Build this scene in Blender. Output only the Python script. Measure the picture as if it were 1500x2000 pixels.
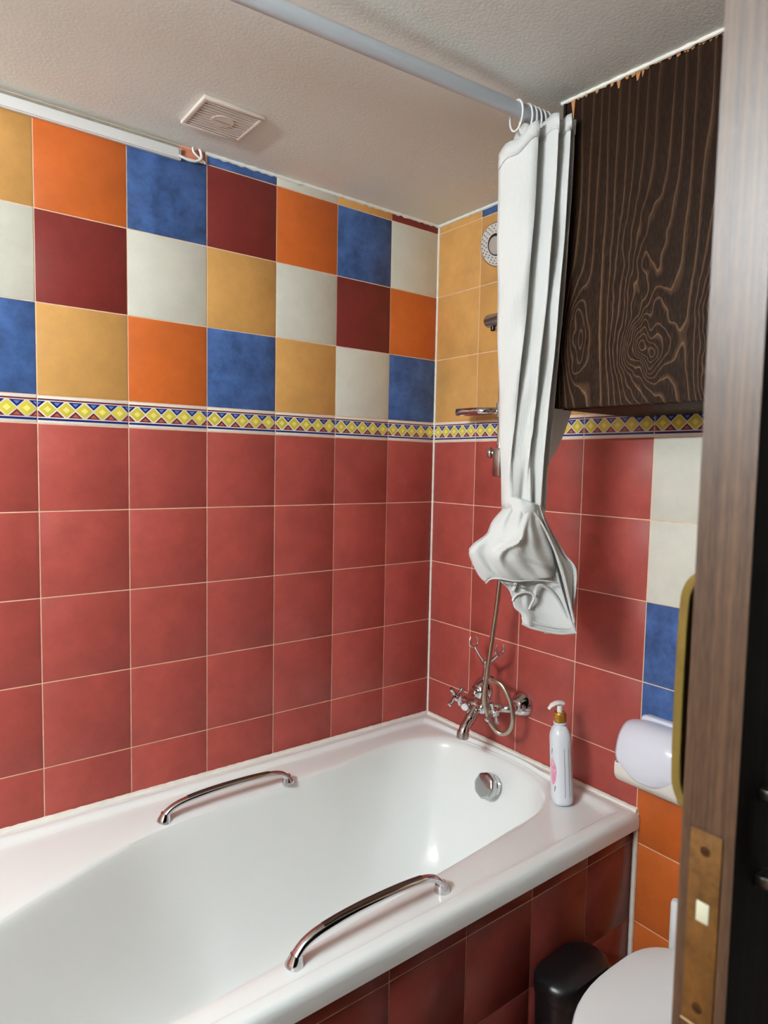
import bpy, bmesh, math, random
from mathutils import Vector, Matrix
random.seed(7)
PI = math.pi
scene = bpy.context.scene
C = scene.collection
for o in list(bpy.data.objects): bpy.data.objects.remove(o)

# ------------------------------------------------------------------ camera, world, light, exposure
CEIL = 2.205
cd = bpy.data.cameras.new('camera'); cam = bpy.data.objects.new('camera', cd); C.objects.link(cam)
cam.location = (-1.4831, -1.6709, 1.4214)
cam.rotation_euler = (math.radians(85.914), math.radians(-1.086), math.radians(-37.327))
cd.sensor_fit = 'HORIZONTAL'; cd.sensor_width = 36.0; cd.lens = 36.0 * 1290.6 / 1500.0
cd.clip_start = 0.02
cd.dof.use_dof = True; cd.dof.focus_distance = 1.75; cd.dof.aperture_fstop = 11.0
scene.camera = cam
w = bpy.data.worlds.new('world'); scene.world = w; w.use_nodes = True
w.node_tree.nodes['Background'].inputs[0].default_value = (0.9, 0.95, 1.0, 1)
w.node_tree.nodes['Background'].inputs[1].default_value = 0.006
scene.view_settings.view_transform = 'Standard'
try: scene.view_settings.look = 'None'
except Exception: pass
scene.view_settings.exposure = 0.0
scene.view_settings.gamma = 1.0
scene.view_settings.use_curve_mapping = False
LAMP_POS = (-2.49, -1.06, 2.00); LAMP_COL = (0.91, 1.01, 1.09)

# ------------------------------------------------------------------ helpers
def lin(c):
    r = []
    for v in c:
        v /= 255.0
        r.append(v / 12.92 if v <= 0.04045 else ((v + 0.055) / 1.055) ** 2.4)
    return (*r, 1.0)
MATS = {}
def mat(name, col, rough=0.4, metal=0.0, spec=0.5, coat=0.0, **kw):
    if name in MATS: return MATS[name]
    m = bpy.data.materials.new(name); m.use_nodes = True
    b = m.node_tree.nodes['Principled BSDF']
    b.inputs['Base Color'].default_value = lin(col)
    b.inputs['Roughness'].default_value = rough
    b.inputs['Metallic'].default_value = metal
    b.inputs['Specular IOR Level'].default_value = spec
    b.inputs['Coat Weight'].default_value = coat
    MATS[name] = m
    return m
def nodes(m): return m.node_tree.nodes, m.node_tree.links, m.node_tree.nodes['Principled BSDF']
def mottled(name, col, dark=0.86, light=1.1, scale=9.0, rough=0.44, bump=0.02, fine=60.0, rnd=0.06, spec=0.32):
    """Colour mottling in object space, shifted per object so that no two tiles repeat."""
    m = mat(name, col, rough, spec=spec); N, L, b = nodes(m)
    tc = N.new('ShaderNodeTexCoord'); oi = N.new('ShaderNodeObjectInfo')
    mul = N.new('ShaderNodeMath'); mul.operation = 'MULTIPLY'; mul.inputs[1].default_value = 37.0
    L.new(oi.outputs['Random'], mul.inputs[0])
    add = N.new('ShaderNodeVectorMath'); add.operation = 'ADD'
    L.new(tc.outputs['Object'], add.inputs[0]); L.new(mul.outputs[0], add.inputs[1])
    n1 = N.new('ShaderNodeTexNoise'); n1.inputs['Scale'].default_value = scale; n1.inputs['Detail'].default_value = 6; n1.inputs['Roughness'].default_value = 0.68
    L.new(add.outputs[0], n1.inputs['Vector'])
    n2 = N.new('ShaderNodeTexNoise'); n2.inputs['Scale'].default_value = fine * 5; n2.inputs['Detail'].default_value = 3
    L.new(add.outputs[0], n2.inputs['Vector'])
    cr = N.new('ShaderNodeValToRGB'); c = lin(col)
    cr.color_ramp.elements[0].position = 0.33; cr.color_ramp.elements[1].position = 0.68
    cr.color_ramp.elements[0].color = (c[0]*dark, c[1]*dark, c[2]*dark, 1)
    cr.color_ramp.elements[1].color = (min(1, c[0]*light), min(1, c[1]*light), min(1, c[2]*light), 1)
    L.new(n1.outputs['Fac'], cr.inputs['Fac'])
    hs = N.new('ShaderNodeHueSaturation')
    mr = N.new('ShaderNodeMapRange'); mr.inputs['To Min'].default_value = 1 - rnd; mr.inputs['To Max'].default_value = 1 + rnd
    L.new(oi.outputs['Random'], mr.inputs['Value']); L.new(mr.outputs[0], hs.inputs['Value'])
    L.new(cr.outputs[0], hs.inputs['Color']); L.new(hs.outputs[0], b.inputs['Base Color'])
    bp = N.new('ShaderNodeBump'); bp.inputs['Strength'].default_value = 0.25; bp.inputs['Distance'].default_value = bump * 0.01
    L.new(n2.outputs['Fac'], bp.inputs['Height']); L.new(bp.outputs[0], b.inputs['Normal'])
    return m

class MB:
    """collects shapes in world coordinates; build() links them as ONE mesh object"""
    def __init__(s): s.v = []; s.f = []; s.m = []; s.sm = []
    def add(s, vs, fs, mi=0, smooth=True):
        n = len(s.v); s.v += [tuple(p) for p in vs]
        for f in fs: s.f.append([i + n for i in f]); s.m.append(mi); s.sm.append(smooth)
        return s
    def bm(s, bm, mi=0, smooth=False):
        bm.verts.index_update()
        s.add([v.co[:] for v in bm.verts], [[v.index for v in f.verts] for f in bm.faces], mi, smooth); bm.free(); return s
    def box(s, x0, x1, y0, y1, z0, z1, b=0.0, mi=0, seg=2, smooth=None):
        bm = bmesh.new(); bmesh.ops.create_cube(bm, size=1)
        for v in bm.verts: v.co = ((x0+x1)/2 + v.co.x*(x1-x0), (y0+y1)/2 + v.co.y*(y1-y0), (z0+z1)/2 + v.co.z*(z1-z0))
        if b > 0: bmesh.ops.bevel(bm, geom=bm.edges[:], offset=b, segments=seg, affect='EDGES', profile=0.5)
        return s.bm(bm, mi, b > 0 if smooth is None else smooth)
    def tube(s, pts, r, seg=12, mi=0, caps=True, closed=False, flat=None, up=None):
        """tube along a polyline; r number or list; flat=(a,b) scales the cross-section"""
        P = [Vector(p) for p in pts]; n = len(P)
        R = r if isinstance(r, (list, tuple)) else [r]*n
        T = []
        for i in range(n):
            if closed: t = P[(i+1) % n] - P[i-1]
            else: t = P[min(i+1, n-1)] - P[max(i-1, 0)]
            T.append(t.normalized())
        ref = Vector(up) if up else (Vector((0,0,1)) if abs(T[0].z) < 0.9 else Vector((1,0,0)))
        a = (ref - T[0]*ref.dot(T[0])).normalized()
        vs = []; A, B = flat if flat else (1, 1)
        for i in range(n):
            if up: a = (Vector(up) - T[i]*Vector(up).dot(T[i])).normalized()
            else: a = (a - T[i]*a.dot(T[i])).normalized()
            c = T[i].cross(a)
            for k in range(seg):
                th = 2*PI*k/seg
                vs.append(P[i] + a*(math.cos(th)*R[i]*A) + c*(math.sin(th)*R[i]*B))
        fs = []
        m = n if closed else n-1
        for i in range(m):
            for k in range(seg):
                j = (i+1) % n
                fs.append([i*seg+k, i*seg+(k+1) % seg, j*seg+(k+1) % seg, j*seg+k])
        if caps and not closed:
            fs.append([k for k in range(seg)][::-1]); fs.append([(n-1)*seg+k for k in range(seg)])
        return s.add(vs, fs, mi)
    def lathe(s, origin, axis, prof, seg=32, mi=0, lobes=0, lobe=0.0):
        """prof: list of (radius, distance along axis)"""
        O = Vector(origin); ax = Vector(axis).normalized()
        ref = Vector((0,0,1)) if abs(ax.z) < 0.9 else Vector((1,0,0))
        a = (ref - ax*ref.dot(ax)).normalized(); c = ax.cross(a); vs = []
        for r, h in prof:
            for k in range(seg):
                th = 2*PI*k/seg; rr = r*(1 + lobe*math.cos(lobes*th)) if lobes else r
                vs.append(O + ax*h + a*(math.cos(th)*rr) + c*(math.sin(th)*rr))
        fs = []
        for i in range(len(prof)-1):
            for k in range(seg):
                fs.append([i*seg+k, i*seg+(k+1) % seg, (i+1)*seg+(k+1) % seg, (i+1)*seg+k])
        if prof[0][0] > 1e-5: fs.append([k for k in range(seg)][::-1])
        if prof[-1][0] > 1e-5: fs.append([(len(prof)-1)*seg+k for k in range(seg)])
        return s.add(vs, fs, mi)
    def ball(s, c, r, mi=0, seg=14):
        pr = [(r*math.sin(PI*i/8), -r*math.cos(PI*i/8)) for i in range(9)]
        return s.lathe(c, (0,0,1), pr, seg, mi)
    def grid(s, rows, mi=0, closed=False, smooth=True):
        n = len(rows); m = len(rows[0]); vs = [p for r in rows for p in r]; fs = []
        for i in range(n-1):
            for k in range(m if closed else m-1):
                fs.append([i*m+k, i*m+(k+1) % m, (i+1)*m+(k+1) % m, (i+1)*m+k])
        return s.add(vs, fs, mi, smooth)
    def build(s, name, mats, parent=None, normals=True):
        me = bpy.data.meshes.new(name)
        org = origin_of(parent)
        me.from_pydata([(v[0]-org[0], v[1]-org[1], v[2]-org[2]) for v in s.v], [], s.f)
        for m in (mats if isinstance(mats, (list, tuple)) else [mats]): me.materials.append(m)
        for p, mi, sm in zip(me.polygons, s.m, s.sm): p.material_index = mi; p.use_smooth = sm
        bm = bmesh.new(); bm.from_mesh(me)
        bmesh.ops.remove_doubles(bm, verts=bm.verts, dist=1e-6)
        if normals: bmesh.ops.recalc_face_normals(bm, faces=bm.faces)
        bm.to_mesh(me); bm.free(); me.update()
        try: me.set_sharp_from_angle(angle=math.radians(42))
        except Exception: pass
        o = bpy.data.objects.new(name, me); C.objects.link(o)
        if parent: o.parent = parent
        return o
def origin_of(o):
    p = Vector((0,0,0))
    while o: p += o.location; o = o.parent
    return p
def tag(o, label, cat, group=None, kind=None):
    o['label'] = label; o['category'] = cat
    if group: o['group'] = group
    if kind: o['kind'] = kind
    return o
def thing(name, loc, label, cat, group=None):
    o = bpy.data.objects.new(name, None); o.empty_display_size = 0.05; C.objects.link(o); o.location = loc
    return tag(o, label, cat, group)
def cr(pts, n=8, closed=False):
    """Catmull-Rom through points"""
    P = [Vector(p) for p in pts]; out = []; N = len(P)
    for i in range(N if closed else N-1):
        if closed: p0, p1, p2, p3 = P[i-1], P[i], P[(i+1) % N], P[(i+2) % N]
        else: p0, p1, p2, p3 = P[max(i-1, 0)], P[i], P[i+1], P[min(i+2, N-1)]
        for k in range(n):
            t = k/n
            out.append(0.5*((2*p1) + (p2-p0)*t + (2*p0-5*p1+4*p2-p3)*t*t + (3*p1-p0-3*p2+p3)*t**3))
    if not closed: out.append(P[-1])
    return out
def resample(pts, n):
    P = [Vector(p) for p in pts]; d = [0]
    for a, b in zip(P, P[1:]): d.append(d[-1] + (b-a).length)
    out = []; j = 0
    for i in range(n):
        t = d[-1]*i/(n-1)
        while j < len(P)-2 and d[j+1] < t: j += 1
        q = (t-d[j])/max(1e-9, d[j+1]-d[j]); out.append(P[j].lerp(P[j+1], q))
    return out
def wob(x, s=0.0):
    return math.sin(x*31.7+s)*0.5 + math.sin(x*73.1+s*2.3)*0.3 + math.sin(x*151.3+s*3.1)*0.2

# ------------------------------------------------------------------ materials
M_red = mottled('tile_red', (160, 72, 64), 0.86, 1.12, 14)
M_dred = mottled('tile_dark_red', (116, 42, 38), 0.86, 1.12, 14)
M_blue = mottled('tile_blue', (63, 91, 142), 0.62, 1.5, 16)
M_orange = mottled('tile_orange', (198, 100, 43), 0.87, 1.1, 8)
M_yellow = mottled('tile_yellow', (208, 156, 90), 0.86, 1.1, 8)
M_cream = mottled('tile_cream', (214, 212, 198), 0.92, 1.06, 8)
M_apron = mottled('tile_apron_red', (132, 60, 52), 0.82, 1.15, 10, rough=0.3)
TILE = dict(R=M_red, D=M_dred, B=M_blue, O=M_orange, Y=M_yellow, W=M_cream, A=M_apron)
M_grout = mottled('grout', (238, 206, 176), 0.85, 1.08, 30, rough=0.9, spec=0.1, rnd=0.0)
M_caulk = mottled('caulk', (238, 234, 222), 0.9, 1.04, 25, rough=0.5, rnd=0.0)
M_enamel = mat('bath_enamel', (240, 243, 240), 0.12, spec=0.5, coat=0.3)
M_ceramic = mat('ceramic', (232, 235, 236), 0.12, spec=0.5)
M_chrome = mat('chrome', (214, 214, 216), 0.07, metal=1.0)
M_chrome2 = mat('satin_chrome', (196, 192, 188), 0.28, metal=1.0)
M_dark = mat('black_plastic', (14, 14, 16), 0.35)
M_white = mat('white_plastic', (232, 232, 230), 0.3)
M_white2 = mat('bluish_white_plastic', (226, 228, 238), 0.18)
M_gold = mat('gold_collar', (176, 122, 42), 0.35, metal=0.5)
M_brass = mottled('brass', (134, 113, 58), 0.85, 1.1, 30, rough=0.3, rnd=0.0); M_brass.node_tree.nodes['Principled BSDF'].inputs['Metallic'].default_value = 0.55

def plaster(name, col, rough=0.85):
    m = mat(name, col, rough, spec=0.2); N, L, b = nodes(m)
    tc = N.new('ShaderNodeTexCoord')
    n1 = N.new('ShaderNodeTexNoise'); n1.inputs['Scale'].default_value = 150; n1.inputs['Detail'].default_value = 4; n1.inputs['Roughness'].default_value = 0.55
    n2 = N.new('ShaderNodeTexNoise'); n2.inputs['Scale'].default_value = 3; n2.inputs['Detail'].default_value = 2
    L.new(tc.outputs['Object'], n1.inputs['Vector']); L.new(tc.outputs['Object'], n2.inputs['Vector'])
    bp = N.new('ShaderNodeBump'); bp.inputs['Strength'].default_value = 0.22; bp.inputs['Distance'].default_value = 0.003
    L.new(n1.outputs['Fac'], bp.inputs['Height']); L.new(bp.outputs[0], b.inputs['Normal'])
    r = N.new('ShaderNodeValToRGB'); c = lin(col)
    r.color_ramp.elements[0].color = (c[0]*.94, c[1]*.94, c[2]*.94, 1); r.color_ramp.elements[1].color = (c[0]*1.04, c[1]*1.04, c[2]*1.04, 1)
    L.new(n2.outputs['Fac'], r.inputs['Fac']); L.new(r.outputs[0], b.inputs['Base Color'])
    return m
M_ceil = plaster('ceiling_plaster', (234, 237, 230))
M_wallpl = plaster('painted_plaster', (214, 206, 192))

def math_node(N, L, op, a, b=None, c=None):
    n = N.new('ShaderNodeMath'); n.operation = op
    for i, v in enumerate((a, b, c)):
        if v is None: continue
        if isinstance(v, (int, float)): n.inputs[i].default_value = v
        else: L.new(v, n.inputs[i])
    return n.outputs[0]
def wood(name, base, line, horiz, bumps, freq, rough=0.35, width=0.10, warp=0.02, sharp=1.0, fade=None):
    """contour-line wood: iso-lines of a ramp across the board raised by knot bumps"""
    m = mat(name, base, rough); N, L, b = nodes(m)
    tc = N.new('ShaderNodeTexCoord'); sp = N.new('ShaderNodeSeparateXYZ')
    L.new(tc.outputs['Object'], sp.inputs[0])
    U = sp.outputs[horiz]; Z = sp.outputs['Z']
    mp = N.new('ShaderNodeMapping'); mp.inputs['Scale'].default_value = (9, 9, 1.3)
    L.new(tc.outputs['Object'], mp.inputs[0])
    nz = N.new('ShaderNodeTexNoise'); nz.inputs['Scale'].default_value = 1.0; nz.inputs['Detail'].default_value = 2.0
    L.new(mp.outputs[0], nz.inputs['Vector'])
    mp2 = N.new('ShaderNodeMapping'); mp2.inputs['Scale'].default_value = (30, 30, 14)
    L.new(tc.outputs['Object'], mp2.inputs[0])
    nz2 = N.new('ShaderNodeTexNoise'); nz2.inputs['Scale'].default_value = 1.0; nz2.inputs['Detail'].default_value = 1.0
    L.new(mp2.outputs[0], nz2.inputs['Vector'])
    F = math_node(N, L, 'MULTIPLY_ADD', nz.outputs['Fac'], warp*4, U)
    for (u0, z0, su, sz, amp) in bumps:
        du = math_node(N, L, 'DIVIDE', math_node(N, L, 'SUBTRACT', U, u0), su)
        dz = math_node(N, L, 'DIVIDE', math_node(N, L, 'SUBTRACT', Z, z0), sz)
        q = math_node(N, L, 'ADD', math_node(N, L, 'MULTIPLY', du, du), math_node(N, L, 'MULTIPLY', dz, dz))
        q = math_node(N, L, 'ADD', q, math_node(N, L, 'MULTIPLY', math_node(N, L, 'SUBTRACT', nz2.outputs['Fac'], 0.5), 1.5))
        g = math_node(N, L, 'POWER', 2.718, math_node(N, L, 'MULTIPLY', q, -1.0))
        F = math_node(N, L, 'MULTIPLY_ADD', g, amp, F)
    fr = math_node(N, L, 'FRACT', math_node(N, L, 'MULTIPLY', F, freq))
    r = N.new('ShaderNodeValToRGB'); e = r.color_ramp.elements
    e[0].position = 0; e[0].color = (1,1,1,1); e[1].position = width; e[1].color = (0.06,)*3 + (1,)
    x = e.new(0.75); x.color = (0.0,)*3 + (1,); y = e.new(1.0); y.color = (0.35,)*3 + (1,)
    L.new(fr, r.inputs['Fac'])
    # fine pores
    mp3 = N.new('ShaderNodeMapping'); mp3.inputs['Scale'].default_value = (700, 700, 60); L.new(tc.outputs['Object'], mp3.inputs[0])
    nz3 = N.new('ShaderNodeTexNoise'); nz3.inputs['Scale'].default_value = 1.0; nz3.inputs['Detail'].default_value = 2; L.new(mp3.outputs[0], nz3.inputs['Vector'])
    fac = math_node(N, L, 'MULTIPLY_ADD', math_node(N, L, 'SUBTRACT', nz3.outputs['Fac'], 0.5), 0.55, math_node(N, L, 'MULTIPLY', r.outputs[0], sharp))
    fac = math_node(N, L, 'MULTIPLY', fac, math_node(N, L, 'ADD', nz.outputs['Fac'], 0.35)); 
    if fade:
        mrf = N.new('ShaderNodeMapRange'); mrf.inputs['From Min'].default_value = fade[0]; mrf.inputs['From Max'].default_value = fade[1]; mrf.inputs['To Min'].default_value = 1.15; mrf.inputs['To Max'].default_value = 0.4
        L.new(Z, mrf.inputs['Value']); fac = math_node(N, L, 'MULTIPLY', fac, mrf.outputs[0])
    mx = N.new('ShaderNodeMix'); mx.data_type = 'RGBA'; mx.clamp_factor = True
    L.new(fac, mx.inputs['Factor']); mx.inputs['A'].default_value = lin(base); mx.inputs['B'].default_value = lin(line)
    L.new(mx.outputs['Result'], b.inputs['Base Color'])
    return m

# ------------------------------------------------------------------ tile levels and columns (metres)
Z = dict(u3=2.1778, u2=1.9738, u1=1.7696, u0=1.5637, h0=1.5, h1=1.2998, h2=1.0998, h3=0.8994, h4=0.6954, h5=0.4904, h6=0.2861, h7=0.082)
ROWS = [('p', Z['u3'], CEIL-0.002), ('3', Z['u2'], Z['u3']), ('2', Z['u1'], Z['u2']), ('1', Z['u0'], Z['u1']), ('f', Z['h0'], Z['u0']),
        ('a', Z['h1'], Z['h0']), ('b', Z['h2'], Z['h1']), ('c', Z['h3'], Z['h2']), ('d', Z['h4'], Z['h3']), ('e', Z['h5'], Z['h4']),
        ('g', Z['h6'], Z['h5']), ('h', Z['h7'], Z['h6']), ('i', 0.002, Z['h7'])]
XL, YF = -2.55, -1.495           # far end of the long wall, inner face of the door wall
LX = [0.0] + [-0.1954 - 0.2*i for i in range(12)] + [XL]
RY = [0.0] + [-0.1941 - 0.2*i for i in range(7)] + [YF]
G = 0.0013                        # half a joint
TCACHE = {}
def tile_mesh(w, h, key, axis):
    """a glazed tile lying in the plane x-z (axis 'y') or y-z (axis 'x'), bevelled edges; origin at the tile's centre on the wall face"""
    k = (round(w, 4), round(h, 4), key, axis)
    if k in TCACHE: return TCACHE[k]
    b = MB(); e = 0.0009; t = 0.0014; d = 0.004
    a, c = w/2 - G, h/2 - G
    def P(u, v, n): return (u, -n, v) if axis == 'y' else (-n, u, v)
    q = [(-a,-c),(a,-c),(a,c),(-a,c)]; qi = [(-a+e,-c+e),(a-e,-c+e),(a-e,c-e),(-a+e,c-e)]
    vs = [P(u,v,-d) for u,v in q] + [P(u,v,t-e*0.7) for u,v in q] + [P(u,v,t) for u,v in qi]
    fs = [[0,1,2,3],[8,9,10,11]]
    for i in range(4): j = (i+1) % 4; fs += [[i,j,4+j,4+i],[4+i,4+j,8+j,8+i]]
    b.add(vs, fs, 0, False)
    mats = [TILE.get(key)]
    if key == 'frieze':
        mats = [mat('frieze_white', (232, 224, 214), 0.25), mat('frieze_maroon', (112, 44, 48), 0.25), mat('frieze_navy', (28, 40, 108), 0.25),
                mat('frieze_yellow', (214, 196, 74), 0.25), mat('frieze_pale_yellow', (240, 228, 130), 0.25), mat('frieze_light_blue', (104, 128, 190), 0.25), mat('frieze_brick', (182, 100, 84), 0.25)]
        H = h - 2*G; z0 = -c; n0 = t + 0.0002
        def quad(u0, u1, f0, f1, mi): b.add([P(u0, z0+H*f0, n0), P(u1, z0+H*f0, n0), P(u1, z0+H*f1, n0), P(u0, z0+H*f1, n0)], [[0,1,2,3]], mi, False)
        quad(-a, a, 0.105, 0.185, 2); quad(-a, a, 0.845, 0.905, 1)
        zb, zt = z0 + H*0.225, z0 + H*0.815; zm = (zb+zt)/2; hh = (zt-zb)/2; p = 2*a/5; hw = p/2
        wl = 0.0011
        for i in range(5):
            cx = -a + p*(i+0.5); du, dv = hw - wl*0.7, hh - wl*0.4
            apex = P(cx, zm, n0 + 0.0012); ring = [P(cx-du, zm, n0), P(cx, zm-dv, n0), P(cx+du, zm, n0), P(cx, zm+dv, n0)]
            k2 = 0.42; mid = [P(cx-du*k2, zm, n0+.0008), P(cx, zm-dv*k2, n0+.0008), P(cx+du*k2, zm, n0+.0008), P(cx, zm+dv*k2, n0+.0008)]
            b.add(ring + mid, [[j, (j+1) % 4, 4+(j+1) % 4, 4+j] for j in range(4)], 3, False); b.add(mid + [apex], [[j, (j+1) % 4, 4] for j in range(4)], 4, False)
        for i in range(6):
            cx = -a + p*i
            for sgn, m1, m2 in ((1, 2, 5), (-1, 1, 6)):
                zz = zt if sgn > 0 else zb
                for hgt, half, mi, off, nn in ((hh*0.84, hw*0.80, m1, 0.0, n0), (hh*0.42, hw*0.36, m2, hh*0.14, n0+0.0003)):
                    l = max(cx-half, -a); r_ = min(cx+half, a); base = zz - sgn*off
                    tip = P(min(max(cx, -a), a), base - sgn*hgt, nn)
                    b.add([P(l, base, nn), P(r_, base, nn), tip], [[0,1,2]], mi, False)
    me_o = b.build('tile', mats, None, normals=True); me = me_o.data; bpy.data.objects.remove(me_o)
    TCACHE[k] = me
    return me
def put_tile(wall, key, u0, u1, z0, z1, axis, face, name='tile'):
    me = tile_mesh(abs(u1-u0), z1-z0, key, axis)
    o = bpy.data.objects.new(name, me); C.objects.link(o); o.parent = wall
    p = Vector(((u0+u1)/2, face, (z0+z1)/2)) if axis == 'y' else Vector((face, (u0+u1)/2, (z0+z1)/2))
    o.location = p - origin_of(wall)
    return o

# ------------------------------------------------------------------ the room shell
FACE = 0.0014       # grout plane behind the tile faces
def slab(name, x0, x1, y0, y1, z0, z1, m, label, cat):
    return tag(MB().box(x0, x1, y0, y1, z0, z1).build(name, m), label, cat, kind='structure')
floor = slab('floor', XL-0.1, 0.1, -2.3, 0.1, -0.08, 0.0, mottled('floor_tile', (150, 98, 78), 0.85, 1.1, 6, rough=0.35, rnd=0), 'terracotta coloured bathroom floor under the toilet and the bin', 'floor')
ceiling = slab('ceiling', XL-0.1, 0.1, YF-0.1, 0.1, CEIL, CEIL+0.1, M_ceil, 'rough white plaster ceiling above the bath', 'ceiling')
wall_left = slab('wall_left', XL-0.1, 0.06, FACE, 0.1, 0.0, CEIL, M_grout, 'long wall beside the bath with multicoloured tiles above red tiles', 'wall')
wall_right = slab('wall_right', FACE, 0.1, YF-0.1, FACE, 0.0, CEIL, M_grout, 'end wall with the taps, yellow tiles above red tiles', 'wall')
wall_back = slab('wall_back', XL-0.1, XL, YF-0.1, FACE, 0.0, CEIL, M_wallpl, 'plain plastered wall at the head end of the bath', 'wall')
wf = MB().box(-0.95, FACE, YF-0.1, YF, 0, CEIL).box(XL, -1.74, YF-0.1, YF, 0, CEIL).box(-1.74, -0.95, YF-0.1, YF, 2.07, CEIL)
wall_front = tag(wf.build('wall_front', M_wallpl), 'plastered wall with the doorway that the sliding door closes', 'wall', kind='structure')

LEFT = {  # colours counted from the corner outwards
 'p': 'DYWB?YOBDWYB', '3': 'WBODBOYBWDYB', '2': 'ODWYWDWOYBDO', '1': 'BWYBOYBWDOWY'}
for r, z0, z1 in ROWS:
    if z1 < 0.55: continue
    for i in range(len(LX)-1):
        if r == 'p' and i > 3: continue
        key = LEFT[r][i % 12] if r in LEFT else ('frieze' if r == 'f' else 'R')
        put_tile(wall_left, key, LX[i+1], LX[i], z0, z1, 'y', FACE, 'frieze_tile' if key == 'frieze' else 'tile')
RIGHT = {'p': 'YBYYYYYY', '3': 'YYYYYYYY', '2': 'YYYYYYYY', '1': 'YYYYYYYY', 'a': 'RRRRWWYB', 'b': 'RRRRWYWO', 'c': 'RRRRBWDY', 'd': 'RRRRBOYW', 'e': 'RRRROWBY', 'g': '----OOYB', 'h': '----ODBO', 'i': '----OYWB'}
for r, z0, z1 in ROWS:
    for i in range(len(RY)-1):
        key = 'frieze' if r == 'f' else RIGHT[r][i]
        if key == '-': continue
        put_tile(wall_right, key, RY[i+1], RY[i], z0, z1, 'x', FACE, 'frieze_tile' if key == 'frieze' else 'tile')
# broken tile beside the cable: rough brick coloured patch
b = MB(); n = 14; up = []; dn = []
for i in range(n):
    x = -0.868 + 0.068*i/(n-1); up.append((x, -0.0005, CEIL-0.003)); dn.append((x, -0.0008-0.0006*abs(wob(x*9)), 2.181 + 0.003*wob(x*5, 1)))
b.grid([up, dn]); b.box(-0.868, -0.80, -0.0003, 0.004, 2.181, CEIL-0.002)
b.build('broken_tile', mottled('broken_clay', (206, 132, 104), 0.7, 1.2, 60, rough=0.9, rnd=0), wall_left)
top = mottled('bare_render', (150, 140, 128), 0.8, 1.1, 40, rough=0.9, rnd=0)
MB().box(XL, -0.868, -0.0003, 0.004, Z['u3'], CEIL-0.002).build('bare_strip', top, wall_left)

# ------------------------------------------------------------------ silicone and plaster lines
RIM = 0.572
def bead(name, pts, r, label, m=M_caulk, amp=0.12, seg=8):
    P = resample(pts, max(8, int(sum((Vector(b_)-Vector(a_)).length for a_, b_ in zip(pts, pts[1:]))/0.012)))
    R = [r*(1 + amp*wob(i*0.11, len(name))) for i in range(len(P))]
    return tag(MB().tube(P, R, seg).build(name, m), label, 'sealant', kind='structure')
bead('trim_1', [(0.0, 0.0, RIM), (0.0, 0.0, Z['u3']+0.02)], 0.0042, 'white silicone line in the corner between the two tiled walls')
bead('trim_2', [(-1.76, -0.004, RIM), (0.0, -0.004, RIM)], 0.0085, 'white silicone line where the bath meets the long wall')
bead('trim_3', [(-0.004, 0.0, RIM), (-0.004, -0.80, RIM)], 0.0085, 'white silicone line where the bath meets the tap wall')
bead('trim_4', [(-0.002, -0.797, RIM-0.005), (-0.002, -0.797, 0.0)], 0.0062, 'white silicone line down the edge of the tiled bath front')
bead('trim_5', [(-0.80, -0.001, CEIL-0.001), (0.0, -0.001, CEIL-0.001)], 0.006, 'uneven white plaster line along the ceiling above the long wall', M_ceil, 0.5)
bead('trim_6', [(-0.001, 0.0, CEIL-0.001), (-0.001, -0.72, CEIL-0.001)], 0.006, 'uneven white plaster line along the ceiling above the tap wall', M_ceil, 0.4)
bead('trim_7', [(-0.292, -0.716, CEIL-0.002), (-0.262, -1.15, CEIL-0.002)], 0.0042, 'cracked white filler line between the dark cabinet and the ceiling', M_caulk, 0.5)

# ------------------------------------------------------------------ bath
bath = thing('bathtub', (-0.86, -0.40, 0.0), 'white built-in bathtub with chrome grab handles along the tiled walls', 'bathtub')
cx, cy = -0.80, -0.43
X0, X1, Y0, Y1 = -1.760, -0.003, -0.806, -0.002
OUT = [(-.045,-.33),(-.042,-.45),(-.062,-.535),(-.105,-.590),(-.155,-.622),(-.215,-.640),(-.32,-.652),(-.52,-.672),(-.78,-.692),(-1.0,-.706),(-1.20,-.712),(-1.42,-.690),(-1.58,-.61),(-1.64,-.50),(-1.58,-.42),(-1.45,-.365),(-1.33,-.312),(-1.21,-.257),(-1.06,-.194),(-.95,-.170),(-.80,-.158),(-.50,-.143),(-.37,-.125),(-.22,-.114),(-.11,-.150),(-.06,-.225)]
BOT = [(-.22,-.38),(-.225,-.45),(-.25,-.52),(-.30,-.565),(-.38,-.59),(-.55,-.605),(-.80,-.62),(-1.0,-.63),(-1.20,-.615),(-1.30,-.57),(-1.33,-.51),(-1.30,-.46),(-1.21,-.41),(-1.10,-.355),(-1.0,-.305),(-.90,-.26),(-.80,-.25),(-.66,-.24),(-.50,-.23),(-.40,-.225),(-.30,-.245),(-.24,-.30)]
def polar(pts):
    D = cr([(x, y, 0) for x, y in pts], 24, True)
    L = sorted((math.atan2(p.y-cy, p.x-cx), math.hypot(p.x-cx, p.y-cy)) for p in D)
    L = [(L[-1][0]-2*PI, L[-1][1])] + L + [(L[0][0]+2*PI, L[0][1])]
    def f(a):
        for (a0, r0), (a1, r1) in zip(L, L[1:]):
            if a0 <= a <= a1: return r0 + (r1-r0)*(a-a0)/max(1e-9, a1-a0)
        return L[0][1]
    return f
ro, rb = polar(OUT), polar(BOT)
angs = [-PI + 2*PI*i/220 for i in range(220)]
angs += [math.atan2(y-cy, x-cx) + e for x in (X0, X1) for y in (Y0, Y1) for e in (-0.012, 0, 0.012)]
angs = sorted(set(round(a, 5) for a in angs))
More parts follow.
